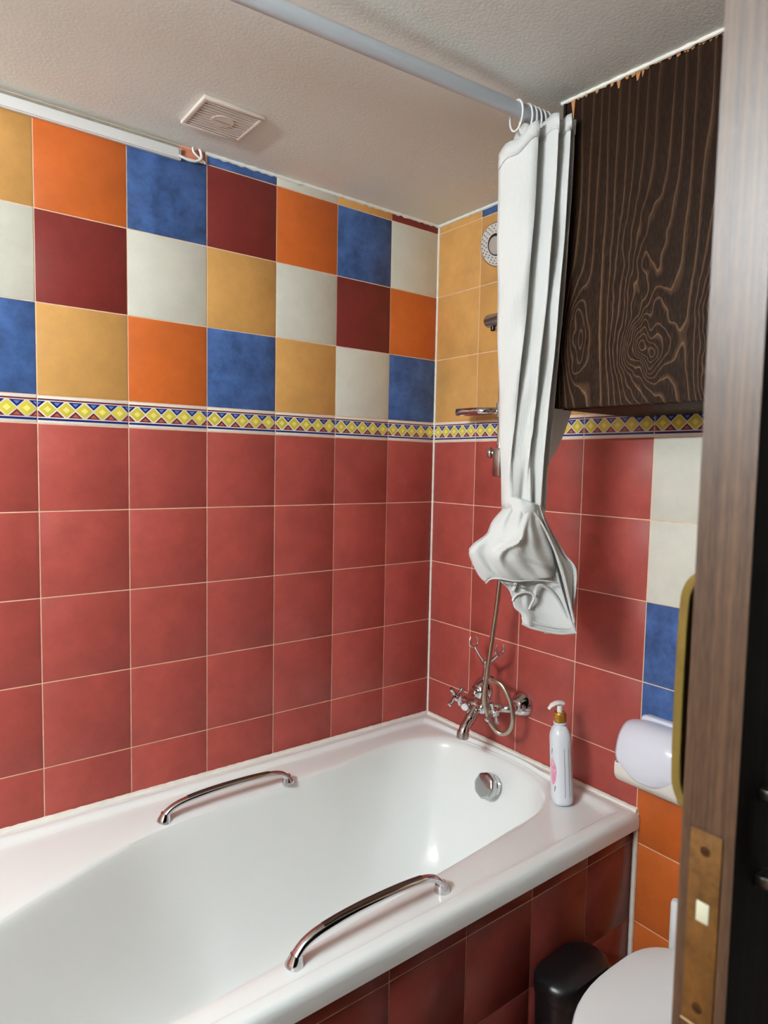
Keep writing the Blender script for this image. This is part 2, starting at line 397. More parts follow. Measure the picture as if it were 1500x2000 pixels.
def rect_r(a, ins):
    c, s_ = math.cos(a), math.sin(a); t = []
    if c > 1e-9: t.append((X1-ins-cx)/c)
    if c < -1e-9: t.append((X0+ins-cx)/c)
    if s_ > 1e-9: t.append((Y1-ins-cy)/s_)
    if s_ < -1e-9: t.append((Y0+ins-cy)/s_)
    return min(t)
rows = []
def ring(fr, z):
    rows.append([(cx + fr(a)*math.cos(a), cy + fr(a)*math.sin(a), z(a) if callable(z) else z) for a in angs])
for ins, z in ((0.0, 0.531), (0.0, 0.556), (0.002, 0.565), (0.006, 0.571), (0.012, 0.5738), (0.030, 0.5738)): ring(lambda a, i=ins: max(rect_r(a, i), ro(a)+0.02), z)
def mixr(t, off=0.0): return lambda a: (max(rect_r(a, 0.030), ro(a)+0.02))*(1-t) + (ro(a)+0.012)*t
for t, z in ((0.04, 0.5732), (0.09, 0.5690), (0.14, 0.5640), (0.20, 0.5622), (0.34, 0.5616), (0.65, 0.5608), (0.9, 0.5592), (1.0, 0.5570)): ring(mixr(t), z)
for f_, z in ((-0.03, 0.5545), (0.0, 0.548), (0.03, 0.535), (0.08, 0.505), (0.16, 0.455), (0.28, 0.385), (0.42, 0.315), (0.58, 0.255), (0.74, 0.215), (0.90, 0.190), (1.06, 0.177), (1.25, 0.172)):
    ring(lambda a, f=f_: max(0.02, ro(a)*(1-f) + rb(a)*f), z)
ring(lambda a: rb(a)*0.4, 0.171)
tb = MB().grid(rows, closed=True); tb.add(rows[-1], [list(range(len(angs)))])
tb.build('shell', M_enamel, bath)
# overflow knob on the sloping end wall
nrm = Vector((-0.93, 0.02, 0.30)).normalized(); oc = Vector((-0.082, -0.377, 0.487))
ov = MB().lathe(oc - nrm*0.012, nrm, [(0.030, 0), (0.032, 0.012), (0.033, 0.016), (0.030, 0.019)], 40).build('overflow', M_chrome, bath)
MB().lathe(oc, nrm, [(0.0335, 0.008), (0.0365, 0.012), (0.0365, 0.026), (0.034, 0.030), (0.028, 0.0325), (0.0, 0.0335)], 48, 0, 8, 0.025).build('overflow_knob', mat('brushed_knob', (190, 192, 192), 0.2, metal=1.0), ov)
def grab(x0, x1, y, z0, h, label):
    L = x1 - x0
    path = [(x0-0.004, y, z0), (x0+0.002, y, z0+h*0.30), (x0+0.022, y, z0+h*0.66), (x0+0.06, y, z0+h*0.88), (x0+L*0.38, y, z0+h*1.0), (x0+L*0.62, y, z0+h*1.0), (x1-0.06, y, z0+h*0.90), (x1-0.022, y, z0+h*0.70), (x1-0.002, y, z0+h*0.32), (x1+0.004, y, z0)]
    P = cr(path, 8); n_ = len(P)
    R = [0.0105 + 0.003*max(0, 1-min(i, n_-1-i)/14) for i in range(n_)]
    g = MB().tube(P, R, 16, up=(0, 1, 0), flat=(1.0, 0.72)).build('grab_handle', M_chrome, bath); g['label'] = label
    for xx, d in ((x0, -1), (x1, 1)):
        f = MB().lathe((xx+d*0.002, y, z0-0.004), (-d*0.25, 0, 1), [(0.0170, 0), (0.0168, 0.003), (0.0150, 0.008), (0.0128, 0.014), (0.0112, 0.020)], 24)
        f.build('foot', M_chrome, g)
    s_ = resample(P, 41)[8:33]
    t_ = MB().tube([p + Vector((0, 0, 0.0035)) for p in s_], 0.0082, 12, up=(0, 1, 0), flat=(0.9, 0.7)); t_.build('grip', mat('grip_dark_reflection', (116, 104, 100), 0.3, metal=1.0), g)  # grip chrome darkened: the dark reflections are put into its colour
    return g
grab(-0.962, -0.628, -0.146, 0.563, 0.038, 'chrome grab handle on the wall side')
grab(-0.938, -0.600, -0.731, 0.564, 0.046, 'chrome grab handle on the outer rim')

# tiled front of the bath
apron = tag(MB().box(-1.778, -0.003, -0.789, -0.771, 0.0, 0.530).box(-1.778, -1.762, -0.771, -0.002, 0.0, 0.530).build('wall_bath', M_grout), 'low dark red tiled wall boxing in the front of the bath', 'wall', kind='structure')
AX = [-0.004, -0.19, -0.385, -0.583, -0.777, -0.974, -1.172, -1.370, -1.568, -1.766]
for z0, z1 in ((Z['h5'], 0.5305), (Z['h6'], Z['h5']), (Z['h7'], Z['h6']), (0.002, Z['h7'])):
    for i in range(len(AX)-1): put_tile(apron, 'A', AX[i+1], AX[i], z0, z1, 'y', -0.789)

# ------------------------------------------------------------------ lamp over the (unseen) basin: a tube light on the head wall
lx, ly, lz = LAMP_POS
lamp = thing('wall_lamp', (XL, ly, lz), 'white tube lamp on the plain wall at the head of the bath', 'lamp')
MB().box(XL, XL+0.03, ly-0.30, ly+0.30, lz-0.03, lz+0.03, 0.006).build('base_plate', M_white, lamp)
em = bpy.data.materials.new('lamp_glow'); em.use_nodes = True
eb = em.node_tree.nodes['Principled BSDF']; eb.inputs['Emission Color'].default_value = (*LAMP_COL, 1); eb.inputs['Emission Strength'].default_value = 615.0
MB().tube([(lx, ly-0.27, lz), (lx, ly+0.27, lz)], 0.016, 16).build('tube', em, lamp)
for s_ in (-1, 1):
    MB().box(XL+0.02, lx+0.018, ly+s_*0.285-0.015, ly+s_*0.285+0.015, lz-0.02, lz+0.02, 0.004).build('end_cap', M_white, lamp)

# ------------------------------------------------------------------ extractor fan on the ceiling
fan = thing('extractor_fan', (-0.836, -0.188, CEIL), 'square white extractor fan grille on the ceiling', 'extractor fan')
fx0, fx1, fy0, fy1 = -0.908, -0.764, -0.260, -0.118
b = MB(); zt, zb = CEIL, CEIL-0.009; fw = 0.010
b.box(fx0, fx1, fy0, fy0+fw, zb, zt, 0.002).box(fx0, fx1, fy1-fw, fy1, zb, zt, 0.002).box(fx0, fx0+fw, fy0+fw, fy1-fw, zb, zt, 0.002).box(fx1-fw, fx1, fy0+fw, fy1-fw, zb, zt, 0.002)
M_fan = mat('fan_plastic', (226, 216, 204), 0.45)
b.build('frame', M_fan, fan)
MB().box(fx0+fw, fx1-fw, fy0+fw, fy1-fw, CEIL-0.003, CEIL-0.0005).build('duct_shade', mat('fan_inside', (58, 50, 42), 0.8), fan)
ns = 11
for i in range(ns):
    y = fy0 + fw + (fy1-fy0-2*fw)*(i+0.5)/ns
    MB().box(fx0+fw-0.001, fx1-fw+0.001, y-0.0030, y+0.0030, zb+0.001, CEIL-0.003).build('slat', M_fan, fan)
bd = MB().lathe((-0.836, -0.189, zb+0.001), (0, 0, -1), [(0.026, -0.003), (0.026, 0.0008)], 12)
bdo = bd.build('badge', M_fan, fan)
MB().box(-0.854, -0.818, -0.191, -0.187, zb-0.0010, zb-0.0002).build('badge_print', mat('fan_print', (178, 168, 156), 0.6), bdo)

# ------------------------------------------------------------------ cable trunking and loose cable
tr = thing('cable_trunking', (-1.33, -0.006, 2.165), 'white plastic cable trunking along the top of the long wall', 'trunking')
MB().box(XL, -0.866, -0.010, -0.0002, 2.164, 2.192, 0.0012).build('channel', M_white, tr)
MB().box(XL, -0.872, -0.0135, -0.0095, 2.166, 2.190, 0.0012).build('cover', M_white, tr)
cab = MB().tube(cr([(-0.885, -0.008, 2.176), (-0.866, -0.012, 2.172), (-0.848, -0.013, 2.169), (-0.830, -0.013, 2.171), (-0.816, -0.012, 2.181), (-0.815, -0.010, 2.194), (-0.818, -0.008, CEIL)], 8), 0.0034, 10)
cab.tube(cr([(-0.835, -0.008, CEIL), (-0.836, -0.010, 2.196), (-0.828, -0.011, 2.187), (-0.812, -0.009, 2.180), (-0.802, -0.005, 2.176)], 8), 0.0026, 10)
tag(cab.build('cable', M_white), 'loose white cable loop at the end of the trunking', 'cable')

# ------------------------------------------------------------------ curtain rod
def rodp(x): return Vector((x, -0.690-0.03*(x+0.4), 2.166 + 0.033*(x+0.4)))
M_rod = mat('rod_paint', (196, 204, 210), 0.28)
rod = thing('curtain_rod', tuple(rodp(-0.9)), 'pale grey shower curtain rod under the ceiling', 'curtain rod')
MB().tube([rodp(x) for x in (XL+0.004, -1.2, -0.7, -0.3, -0.004)], 0.0145, 24).build('pole', M_rod, rod)
for xx, d in ((XL+0.001, 1), (-0.001, -1)):
    MB().lathe(rodp(xx), (d, 0, 0), [(0.03, 0), (0.03, 0.006), (0.02, 0.014), (0.0155, 0.02)], 24).build('flange', M_rod, rod)

# ------------------------------------------------------------------ curtain
M_cloth = mat('curtain_cloth', (224, 224, 220), 0.55, spec=0.3)
N_, L_, B_ = nodes(M_cloth); B_.inputs['Sheen Weight'].default_value = 0.15
tr_ = N_.new('ShaderNodeBsdfTranslucent'); tr_.inputs[0].default_value = (0.85, 0.85, 0.84, 1)
mxs = N_.new('ShaderNodeMixShader'); mxs.inputs[0].default_value = 0.12
L_.new(B_.outputs[0], mxs.inputs[1]); L_.new(tr_.outputs[0], mxs.inputs[2]); L_.new(mxs.outputs[0], N_['Material Output'].inputs['Surface'])
nzc = N_.new('ShaderNodeTexNoise'); nzc.inputs['Scale'].default_value = 38; nzc.inputs['Detail'].default_value = 3
bpc = N_.new('ShaderNodeBump'); bpc.inputs['Strength'].default_value = 0.25; bpc.inputs['Distance'].default_value = 0.004
L_.new(nzc.outputs['Fac'], bpc.inputs['Height']); L_.new(bpc.outputs[0], B_.inputs['Normal'])
KN = Vector((-0.352, -0.70, 1.335))            # the knot
curtain = thing('shower_curtain', (KN.x, KN.y, 1.01), 'white shower curtain pushed to the tap wall and tied in a big knot', 'curtain')
vr = Vector((0.795, -0.606, 0)); vf = Vector((0.606, 0.795, 0)); up_ = Vector((0, 0, 1))
# pleats seen from above: (x, y) at the rod, then where each pleat lands at the knot (u across the view, n towards the viewer)
TOP = [(-.412,-.650),(-.408,-.690),(-.386,-.735),(-.374,-.690),(-.366,-.650),(-.360,-.700),(-.354,-.765),(-.344,-.700),(-.336,-.645),(-.330,-.700),(-.330,-.772),(-.318,-.705),(-.308,-.645),(-.304,-.700),(-.306,-.766),(-.293,-.700),(-.280,-.645),(-.262,-.700),(-.240,-.650),(-.190,-.696),(-.125,-.672)]
LOW = [(-.050,.004),(-.046,.026),(-.034,.038),(-.020,.034),(-.012,.026),(-.004,.034),(.006,.043),(.012,.034),(.014,.022),(.020,.030),(.028,.036),(.034,.026),(.032,.012),(.040,.014),(.047,.012),(.046,.0),(.040,-.012),(.034,-.020),(.02,-.028),(.0,-.034),(-.03,-.026)]
nT = len(TOP)*6
tp = resample(cr([(x, y, 0) for x, y in TOP], 8), nT)
lp = resample(cr([(*(KN + vr*u - vf*n)[:2], 0) for u, n in LOW], 8), nT)
rows = []
NR = 46
for i in range(NR):
    t = i/(NR-1)
    e = t*t*(1.55-0.55*t)                        # pleats draw together mostly in the lower half
    row = []
    for k in range(nT):
        s_ = k/(nT-1); a, c_ = tp[k], lp[k]
        topz = 2.142 - 0.058*max(0, 1-s_/0.12)**1.3 + 0.006*math.sin(k*0.9)
        hemz = KN.z - 0.004
        z = topz + (hemz-topz)*t
        b_ = max(0, (s_-0.86)/0.14); e2 = e*(1-b_) + t**6*b_
        x = a.x + (c_.x-a.x)*e2; y = a.y + (c_.y-a.y)*e2
        wv = 0.004*math.sin(7*t*PI + k*0.35)*math.sin(PI*t)
        row.append((x + wv, y + wv*0.6, z))
    rows.append(row)
cs = MB().grid(rows).build('drape', M_cloth, curtain)
sm_ = cs.modifiers.new('thick', 'SOLIDIFY'); sm_.thickness = 0.0012
hm = MB().grid([[(p[0]-0.0015*vf.x, p[1]-0.0015*vf.y, p[2]+dz) for p in rows[0]] for dz in (0.0015, -0.014, -0.030)]).build('top_hem', M_cloth, cs)
sm_ = hm.modifiers.new('thick', 'SOLIDIFY'); sm_.thickness = 0.003; sm_.offset = 0
# knot: a soft roll wound round the gathered cloth
DK = (KN - Vector(cam.location)).dot(vf)         # distance of the knot, to size the bundle in metres
SC = DK/1290.6
def loc(px, py, d=0.0):                          # bundle sketch: 1 unit = SC metres, measured from the knot
    return KN + vr*((px-1013)*SC) + up_*((1000-py)*SC) - vf*d
collar = []
for dz, ru, rn in ((0.010, 0.026, 0.030), (0.016, 0.036, 0.042), (0.013, 0.041, 0.048), (0.002, 0.044, 0.051), (-0.012, 0.045, 0.051), (-0.028, 0.044, 0.048), (-0.044, 0.040, 0.040)):
    row = []
    for i in range(64):
        a = 2*PI*i/64; f_ = 1 + 0.05*math.sin(5*a + dz*90) + 0.03*math.sin(11*a - dz*160)
        row.append(KN + vr*(ru*f_*math.cos(a) - 0.002) - vf*(0.004 + rn*f_*math.sin(a)) + up_*(dz - 0.012*math.cos(a)))
    collar.append(row)
MB().grid(collar, closed=True).build('knot', M_cloth, curtain)
def patch(left, right, depth, n=30, m=26, name='flap', thick=0.0016, parent=curtain, off=None):
    A = resample(cr([(x, y, 0) for x, y in left], 8), n); B = resample(cr([(x, y, 0) for x, y in right], 8), n)
    rows = []
    for i in range(n):
        t = i/(n-1); row = []
        for k in range(m):
            s_ = k/(m-1); p = A[i].lerp(B[i], s_)
            row.append(loc(p.x, p.y + (off(s_, t) if off else 0), depth(s_, t)))
        rows.append(row)
    o = MB().grid(rows).build(name, M_cloth, parent)
    q = o.modifiers.new('thick', 'SOLIDIFY'); q.thickness = thick; q.offset = 0
    return o
LEFTO = [(985,990),(968,1008),(950,1030),(940,1054),(917,1072),(906,1088),(912,1108),(926,1134),(939,1148)]
bulge = lambda s_: math.sin(PI*min(1, max(0, s_)))
f1 = patch(LEFTO, [(1043,1000),(1050,1030),(1058,1060),(1066,1085),(1072,1110),(1077,1130),(1079,1144)],
      lambda s_, t: 0.020 + 0.050*bulge(s_)**0.7*math.sin(PI*(0.18+0.62*t)) + 0.016*math.exp(-((s_-0.40-0.11*math.sin(5.5*t+0.4))/0.055)**2)*bulge(t) - 0.016*math.exp(-((s_-0.20)/0.09)**2)*t
      - 0.012*(1/(1+math.exp(-60*((t-0.52) - 0.55*(s_-0.36)))))*(1 if s_ > 0.3 else math.exp(-((s_-0.3)/0.08)**2)) + 0.004*math.sin(11*s_+5*t)*t + 0.003*math.sin(26*s_-9*t), 40, 64, 'front_flap',
      off=lambda s_, t: -11*t**5*(1-math.exp(-(s_/0.05)**2)) + 5*t**5*math.sin(PI*s_))
f2 = patch([(952,1118),(965,1142),(985,1160),(993,1178),(997,1196),(1010,1208),(1013,1226)], [(1079,1110),(1086,1140),(1094,1170),(1103,1200),(1112,1225),(1119,1242)],
      lambda s_, t: 0.004 - 0.020*bulge(s_)*bulge(t*0.9) + 0.022*t + 0.010*math.exp(-((s_-0.42+0.25*t)/0.07)**2)*bulge(t) + 0.007*math.exp(-((s_-0.12)/0.08)**2)*t, 30, 34, 'inner_flap', off=lambda s_, t: 7*t**4*math.sin(PI*s_))
f3 = patch([(1035,995),(1048,1030),(1060,1062),(1072,1095),(1084,1130),(1096,1170),(1108,1210),(1117,1240)], [(1046,1006),(1060,1035),(1078,1064),(1095,1092),(1114,1110),(1120,1130),(1119,1168),(1116,1195),(1121,1222),(1124,1242)],
      lambda s_, t: 0.032*(1-s_)**1.2*(1-0.4*t) + 0.014*bulge(s_) - 0.01*s_ + 0.008*math.exp(-(s_/0.12)**2), 34, 18, 'side_fold')
patch([(1050,1215),(1056,1238),(1064,1253)], [(1112,1215),(1120,1232),(1123,1245)], lambda s_, t: -0.006 + 0.004*math.sin(6*s_), 10, 14, 'lower_corner')
patch(LEFTO[:6] + [(925,1100),(960,1135),(990,1165),(1010,1205),(1030,1225)], [(1044,1000),(1060,1035),(1078,1064),(1095,1092),(1113,1112),(1118,1130),(1117,1168),(1114,1195),(1118,1222),(1119,1236)],
      lambda s_, t: 0.01 - 0.070*bulge(s_)**0.7*math.sin(PI*(0.12+0.70*t)) + 0.006*math.sin(12*s_+3*t), 34, 34, 'rear_flap')
for pts in ([(994,1184),(1001,1173),(1015,1167),(1030,1168),(1036,1178),(1031,1190),(1027,1200)], [(1036,1178),(1038,1162),(1046,1152),(1062,1158),(1080,1176),(1098,1205),(1112,1232)], [(1000,1143),(998,1152),(994,1164)]):
    MB().tube(cr([loc(x, y, 0.016) for x, y in pts], 8), 0.0028, 8, flat=(1, 1.6)).build('fold', M_cloth, f2)
# stitched hems on the flaps
def hem(pts, d, r=0.0022, parent=None):
    P = [loc(x, y, d(i/(len(pts)-1))) for i, (x, y) in enumerate(pts)]
    return MB().tube(cr(P, 8), r, 8).build('hem', M_cloth, parent)
hem([(1013,1226),(1030,1234),(1060,1241),(1090,1245),(1119,1242)], lambda t: 0.026, 0.003, f2)
hem([(1012,1216),(1040,1226),(1075,1234),(1108,1236)], lambda t: 0.022, 0.0022, f2)
hem([(1020,1004),(1040,1030),(1058,1062),(1074,1095),(1088,1130),(1102,1180),(1113,1222)], lambda t: 0.050-0.022*t, 0.0026, f3)
hem([(939,1148),(947,1137),(965,1135),(990,1138),(1020,1137),(1050,1139),(1079,1145)], lambda t: 0.030 + 0.030*bulge(t), 0.0018, f1)

# rings
ring_x = [-0.405, -0.376, -0.362, -0.348, -0.334, -0.318, -0.300]
rl = ['white curtain ring nearest the open end of the rod, standing apart'] + ['%s white curtain ring from the open end of the rod' % w_ for w_ in ('second', 'third', 'fourth', 'fifth', 'sixth')] + ['last white curtain ring, closest to the dark cabinet']
for i, x in enumerate(ring_x):
    c0 = rodp(x); P = []
    for k in range(24):
        a = 2*PI*k/24
        P.append(c0 + Vector((0.004*math.sin(a), 0.021*math.sin(a), -0.013 + 0.0305*math.cos(a))))
    b = MB().tube(P, 0.0022, 8, closed=True)
    tag(b.build('curtain_ring', M_white), rl[i], 'curtain ring', 'rings of the shower curtain')

# ------------------------------------------------------------------ slide bar, soap tray, hand shower, hose
bar = thing('shower_rail', (-0.055, -0.352, 1.40), 'chrome shower slide rail on the tap wall behind the curtain', 'shower rail')
bx, by = -0.058, -0.352
MB().tube([(bx, by, 1.42), (bx, by, 1.6), (bx, by, 1.8), (bx, by, 2.06)], 0.0095, 18).build('pole', M_chrome, bar)
MB().box(bx-0.018, bx+0.012, by-0.016, by+0.014, 1.392, 1.475, 0.007).build('lower_mount', M_chrome2, bar)
MB().tube([(0.0, by, 1.45), (bx, by, 1.45)], 0.012, 16).build('lower_arm', M_chrome, bar)
MB().lathe((bx-0.006, by+0.012, 1.462), (-0.5, 0.86, 0), [(0.006, 0), (0.006, 0.01), (0.0165, 0.012), (0.0165, 0.018), (0.014, 0.021), (0.0, 0.022)], 28).build('mount_knob', M_chrome2, bar)
MB().tube([(0.0, by, 2.05), (bx, by, 2.05)], 0.012, 16).build('upper_arm', M_chrome, bar)
sl = MB().lathe((bx-0.006, by-0.030, 1.842), (0, 1, 0), [(0.014, 0), (0.0185, 0.003), (0.0185, 0.084), (0.0165, 0.088), (0.0, 0.0885)], 32).build('slider', M_chrome2, bar)
MB().lathe((bx-0.006, by+0.036, 1.826), (0, 0, -1), [(0.007, 0), (0.007, 0.012), (0.0045, 0.014), (0.0, 0.0145)], 16).build('slider_button', M_dark, sl)
MB().tube([(bx-0.006, by-0.010, 1.842), (bx-0.040, by-0.036, 1.868)], [0.013, 0.016], 18).build('cradle', M_chrome, sl)
so = thing('soap_tray', (-0.10, -0.28, 1.575), 'small chrome soap tray clipped on the shower rail', 'soap tray')
pth = cr([(bx, by+0.004, 0), (-0.070, -0.335, 0), (-0.090, -0.322, 0), (-0.104, -0.300, 0), (-0.108, -0.260, 0), (-0.104, -0.218, 0), (-0.092, -0.198, 0), (-0.074, -0.200, 0), (-0.062, -0.220, 0), (-0.058, -0.260, 0), (-0.057, -0.300, 0), (-0.058, -0.332, 0)], 8)
ro_, ri_ = [], []
b = MB(); b.grid([[(p.x, p.y, z) for p in pth] for z in (1.5735, 1.5920)])
o = b.build('band', M_chrome, so); q = o.modifiers.new('thick', 'SOLIDIFY'); q.thickness = 0.003
MB().tube([(bx, by, 1.565), (bx, by, 1.605)], 0.0145, 20).build('clip', M_chrome, so)
cen = Vector((-0.082, -0.262, 1.588)); cl = [Vector((p.x, p.y, 1.588)) for p in pth[16:]]
MB().add([cen] + cl, [[0, i+1, i+2] for i in range(len(cl)-1)] + [[0, len(cl), 1]]).build('dish', mat('clear_tray', (200, 190, 176), 0.1), so)

hs = thing('hand_shower', (-0.10, -0.372, 1.88), 'round chrome hand shower with perforated grey face, held on the rail', 'shower head')
hn = Vector((-0.95, -0.05, -0.22)).normalized(); hc = Vector((-0.118, -0.372, 2.030))
ha = (up_ - hn*up_.dot(hn)).normalized(); hb = hn.cross(ha)
MB().lathe(hc - hn*0.03, hn, [(0.016, 0), (0.034, 0.004), (0.050, 0.014), (0.0565, 0.024), (0.0575, 0.030), (0.055, 0.0315)], 44).build('shell', M_chrome2, hs)
fc = MB().lathe(hc, hn, [(0.055, -0.001), (0.0545, 0.002), (0.050, 0.003), (0.024, 0.0034)], 44).build('spray_face', mat('spray_grey', (196, 192, 184), 0.4), hs)
MB().lathe(hc, hn, [(0.029, 0.0028), (0.029, 0.0036), (0.024, 0.0038)], 36).build('dark_ring', M_dark, fc)
MB().lathe(hc - ha*0.002, hn, [(0.0235, 0.002), (0.0235, 0.0062), (0.021, 0.0075), (0.0, 0.0085)], 36).build('centre_button', mat('button_grey', (186, 180, 170), 0.3, metal=0.3), fc)
nz = MB()
for rr, cnt in ((0.035, 18), (0.042, 22), (0.049, 26)):
    for k in range(cnt):
        a = 2*PI*(k+0.5*(rr == 0.042))/cnt
        if -0.75 < math.sin(a) < 0.05 and math.cos(a) * 1 < 0.75 and rr > 0: 
            if rr != 0.042: continue
        nz.lathe(hc + ha*(math.sin(a)*rr) + hb*(math.cos(a)*rr), hn, [(0.0015, 0.002), (0.0015, 0.0045), (0.0, 0.0047)], 6)
nz.build('nozzles', mat('nozzle_dark', (52, 50, 46), 0.6), fc)['kind'] = 'stuff'
MB().tube(cr([hc - hn*0.022, hc - hn*0.034 - ha*0.03, hc - hn*0.028 - ha*0.08, Vector((-0.094, -0.386, 1.90)), Vector((-0.100, -0.392, 1.835))], 8), [0.018]*8 + [0.016]*8 + [0.0145]*8 + [0.013]*9, 18).build('handle', M_chrome2, hs)

M_hose = mat('hose_metal', (190, 178, 160), 0.3, metal=1.0)
N_, L_, B_ = nodes(M_hose); tcn = N_.new('ShaderNodeTexCoord')
hz = cr([(-0.100, -0.392, 1.835), (-0.100, -0.415, 1.70), (-0.100, -0.428, 1.40), (-0.112, -0.416, 1.10), (-0.122, -0.406, 0.95), (-0.132, -0.397, 0.83), (-0.134, -0.391, 0.765), (-0.116, -0.386, 0.722), (-0.110, -0.400, 0.688), (-0.100, -0.424, 0.666), (-0.092, -0.449, 0.678), (-0.090, -0.462, 0.715), (-0.092, -0.452, 0.765), (-0.098, -0.424, 0.806), (-0.104, -0.385, 0.812)], 26)
hz = resample(hz, 420); Rr = [0.0064 + 0.0007*(i % 2) for i in range(len(hz))]
tag(MB().tube(hz, Rr, 12).build('shower_hose', M_hose), 'ribbed metal shower hose hanging below the knotted curtain and looping at the taps', 'hose')

# ------------------------------------------------------------------ bath mixer
tap = thing('bath_mixer', (0.0, -0.335, 0.72), 'chrome bath mixer tap with cross handles and forked cradle', 'tap')
ax_, ay_, az_ = -0.106, -0.328, 0.722
MB().lathe((ax_, ay_+0.040, az_), (0, -1, 0), [(0.012, -0.004), (0.0165, 0), (0.0180, 0.007), (0.0150, 0.015), (0.0190, 0.026), (0.0220, 0.040), (0.0190, 0.054), (0.0150, 0.065), (0.0180, 0.073), (0.0165, 0.08), (0.012, 0.084)], 28).build('body', M_chrome, tap)
for yy in (-0.262, -0.419):
    fl = MB().lathe((0.0, yy, az_+0.005), (-1, 0, 0), [(0.0385, 0), (0.0385, 0.004), (0.0355, 0.009), (0.024, 0.030), (0.019, 0.035), (0.012, 0.036)], 36).build('wall_flange', M_chrome, tap)
    yb = ay_ + (0.028 if yy > ay_ else -0.028)
    MB().tube(cr([(-0.024, yy, az_+0.005), (-0.050, yy, az_+0.004), (-0.074, (yy+yb)/2, az_+0.002), (ax_, yb, az_)], 8), 0.0120, 16).build('union', M_chrome, fl)
def cross(y, d, phase):
    st = MB().lathe((ax_, y, az_), (0, d, 0), [(0.0125, 0), (0.0135, 0.006), (0.009, 0.012), (0.0115, 0.018), (0.0085, 0.026), (0.0085, 0.032), (0.0125, 0.036), (0.0125, 0.046), (0.009, 0.050), (0.0, 0.051)], 24).build('valve', M_chrome, tap)
    h = MB(); c0 = Vector((ax_, y + d*0.041, az_))
    for k in range(4):
        a = phase + k*PI/2; dr = Vector((math.cos(a), 0, math.sin(a)))
        h.lathe(c0, dr, [(0.0066, 0.006), (0.0054, 0.015), (0.0048, 0.022), (0.0066, 0.026), (0.0080, 0.0305), (0.0064, 0.0355), (0.0, 0.0375)], 14)
    h.build('cross_handle', M_chrome, st)
    MB().lathe(c0 + Vector((0, d*0.0085, 0)), (0, d, 0), [(0.0085, 0), (0.0085, 0.002), (0.0, 0.0032)], 20).build('index_cap', mat('index_white', (222, 222, 218), 0.3), st)
cross(ay_+0.038, 1, 0.62); cross(ay_-0.038, -1, 0.42)
MB().tube(cr([(ax_, ay_-0.010, az_-0.006), (ax_-0.016, ay_-0.014, az_-0.014), (ax_-0.040, ay_-0.018, az_-0.034), (ax_-0.060, ay_-0.022, az_-0.050), (ax_-0.068, ay_-0.024, az_-0.062)], 8), [0.0190]*8 + [0.0175]*8 + [0.0160]*8 + [0.0155]*8 + [0.0155], 20).build('spout', M_chrome, tap)
MB().lathe((ax_-0.068, ay_-0.024, az_-0.056), (-0.12, 0, -1), [(0.0165, 0), (0.0175, 0.004), (0.0175, 0.020), (0.0150, 0.0225), (0.0, 0.0225)], 28).build('aerator', M_chrome2, tap)
dv = MB().lathe((ax_-0.012, ay_+0.018, az_+0.002), (-0.8, -0.45, -0.1), [(0.007, 0), (0.007, 0.018), (0.0125, 0.020), (0.0132, 0.027), (0.011, 0.030), (0.0, 0.0305)], 24).build('diverter', M_chrome, tap)
MB().lathe((ax_-0.012, ay_+0.018, az_+0.002), (-0.8, -0.45, -0.1), [(0.0095, 0.0300), (0.009, 0.0318), (0.0, 0.0322)], 20).build('diverter_cap', MATS['index_white'], dv)
rx_, ry_ = -0.084, -0.347
MB().lathe((rx_, ry_, az_), (0, 0, 1), [(0.014, 0.005), (0.012, 0.026), (0.0085, 0.034), (0.0075, 0.075), (0.010, 0.080), (0.010, 0.092), (0.0065, 0.098), (0.006, 0.125), (0.0085, 0.132), (0.0, 0.138)], 22).build('riser', M_chrome, tap)
MB().tube([(rx_, ry_, az_+0.088), (rx_-0.006, ry_-0.018, az_+0.089), (rx_-0.014, ry_-0.036, az_+0.090)], [0.008, 0.0075, 0.0095], 16).build('hose_outlet', M_chrome, tap)
crd = MB(); zc = az_ + 0.120
for d in (1, -1):
    crd.tube(cr([(rx_, ry_, zc), (rx_, ry_+d*0.018, zc+0.014), (rx_, ry_+d*0.038, zc+0.032), (rx_, ry_+d*0.048, zc+0.043)], 8), [0.0058]*8 + [0.0052]*8 + [0.0048]*9, 12)
    for e in (1, -1):
        crd.tube(cr([(rx_, ry_+d*0.047, zc+0.042), (rx_+e*0.014, ry_+d*0.051, zc+0.047), (rx_+e*0.017, ry_+d*0.052, zc+0.060), (rx_+e*0.012, ry_+d*0.053, zc+0.074)], 6), [0.0042]*6 + [0.0036]*6 + [0.0026]*7, 10)
crd.build('cradle_fork', M_chrome, tap)

# ------------------------------------------------------------------ pump bottle on the rim
bot = thing('pump_bottle', (-0.108, -0.651, 0.5665), 'white pump bottle with gold collar standing on the bath corner', 'bottle')
bot.rotation_euler = (math.radians(-2.4), math.radians(-2.6), 0)
M_bot = mat('bottle_white', (228, 232, 238), 0.28)
def supere(r, z, e=0.82, rot=0.9, seg=48, sx=1.0):
    out = []
    for k in range(seg):
        a = 2*PI*k/seg; c_, s_ = math.cos(a), math.sin(a)
        u = r*sx*math.copysign(abs(c_)**e, c_); v = r*0.90*math.copysign(abs(s_)**e, s_)
        out.append((-0.108 + u*math.cos(rot) - v*math.sin(rot), -0.651 + u*math.sin(rot) + v*math.cos(rot), 0.5665 + z))
    return out
prof = [(0.0255, 0), (0.0288, 0.003), (0.0300, 0.010), (0.0298, 0.160), (0.0296, 0.170), (0.0280, 0.180), (0.0240, 0.190), (0.0175, 0.199), (0.0130, 0.203), (0.0125, 0.214)]
R_ = [supere(r, z) for r, z in prof]
b = MB().grid(R_, closed=True); b.add(R_[0], [list(range(48))]); b.add(R_[-1], [list(range(48))])
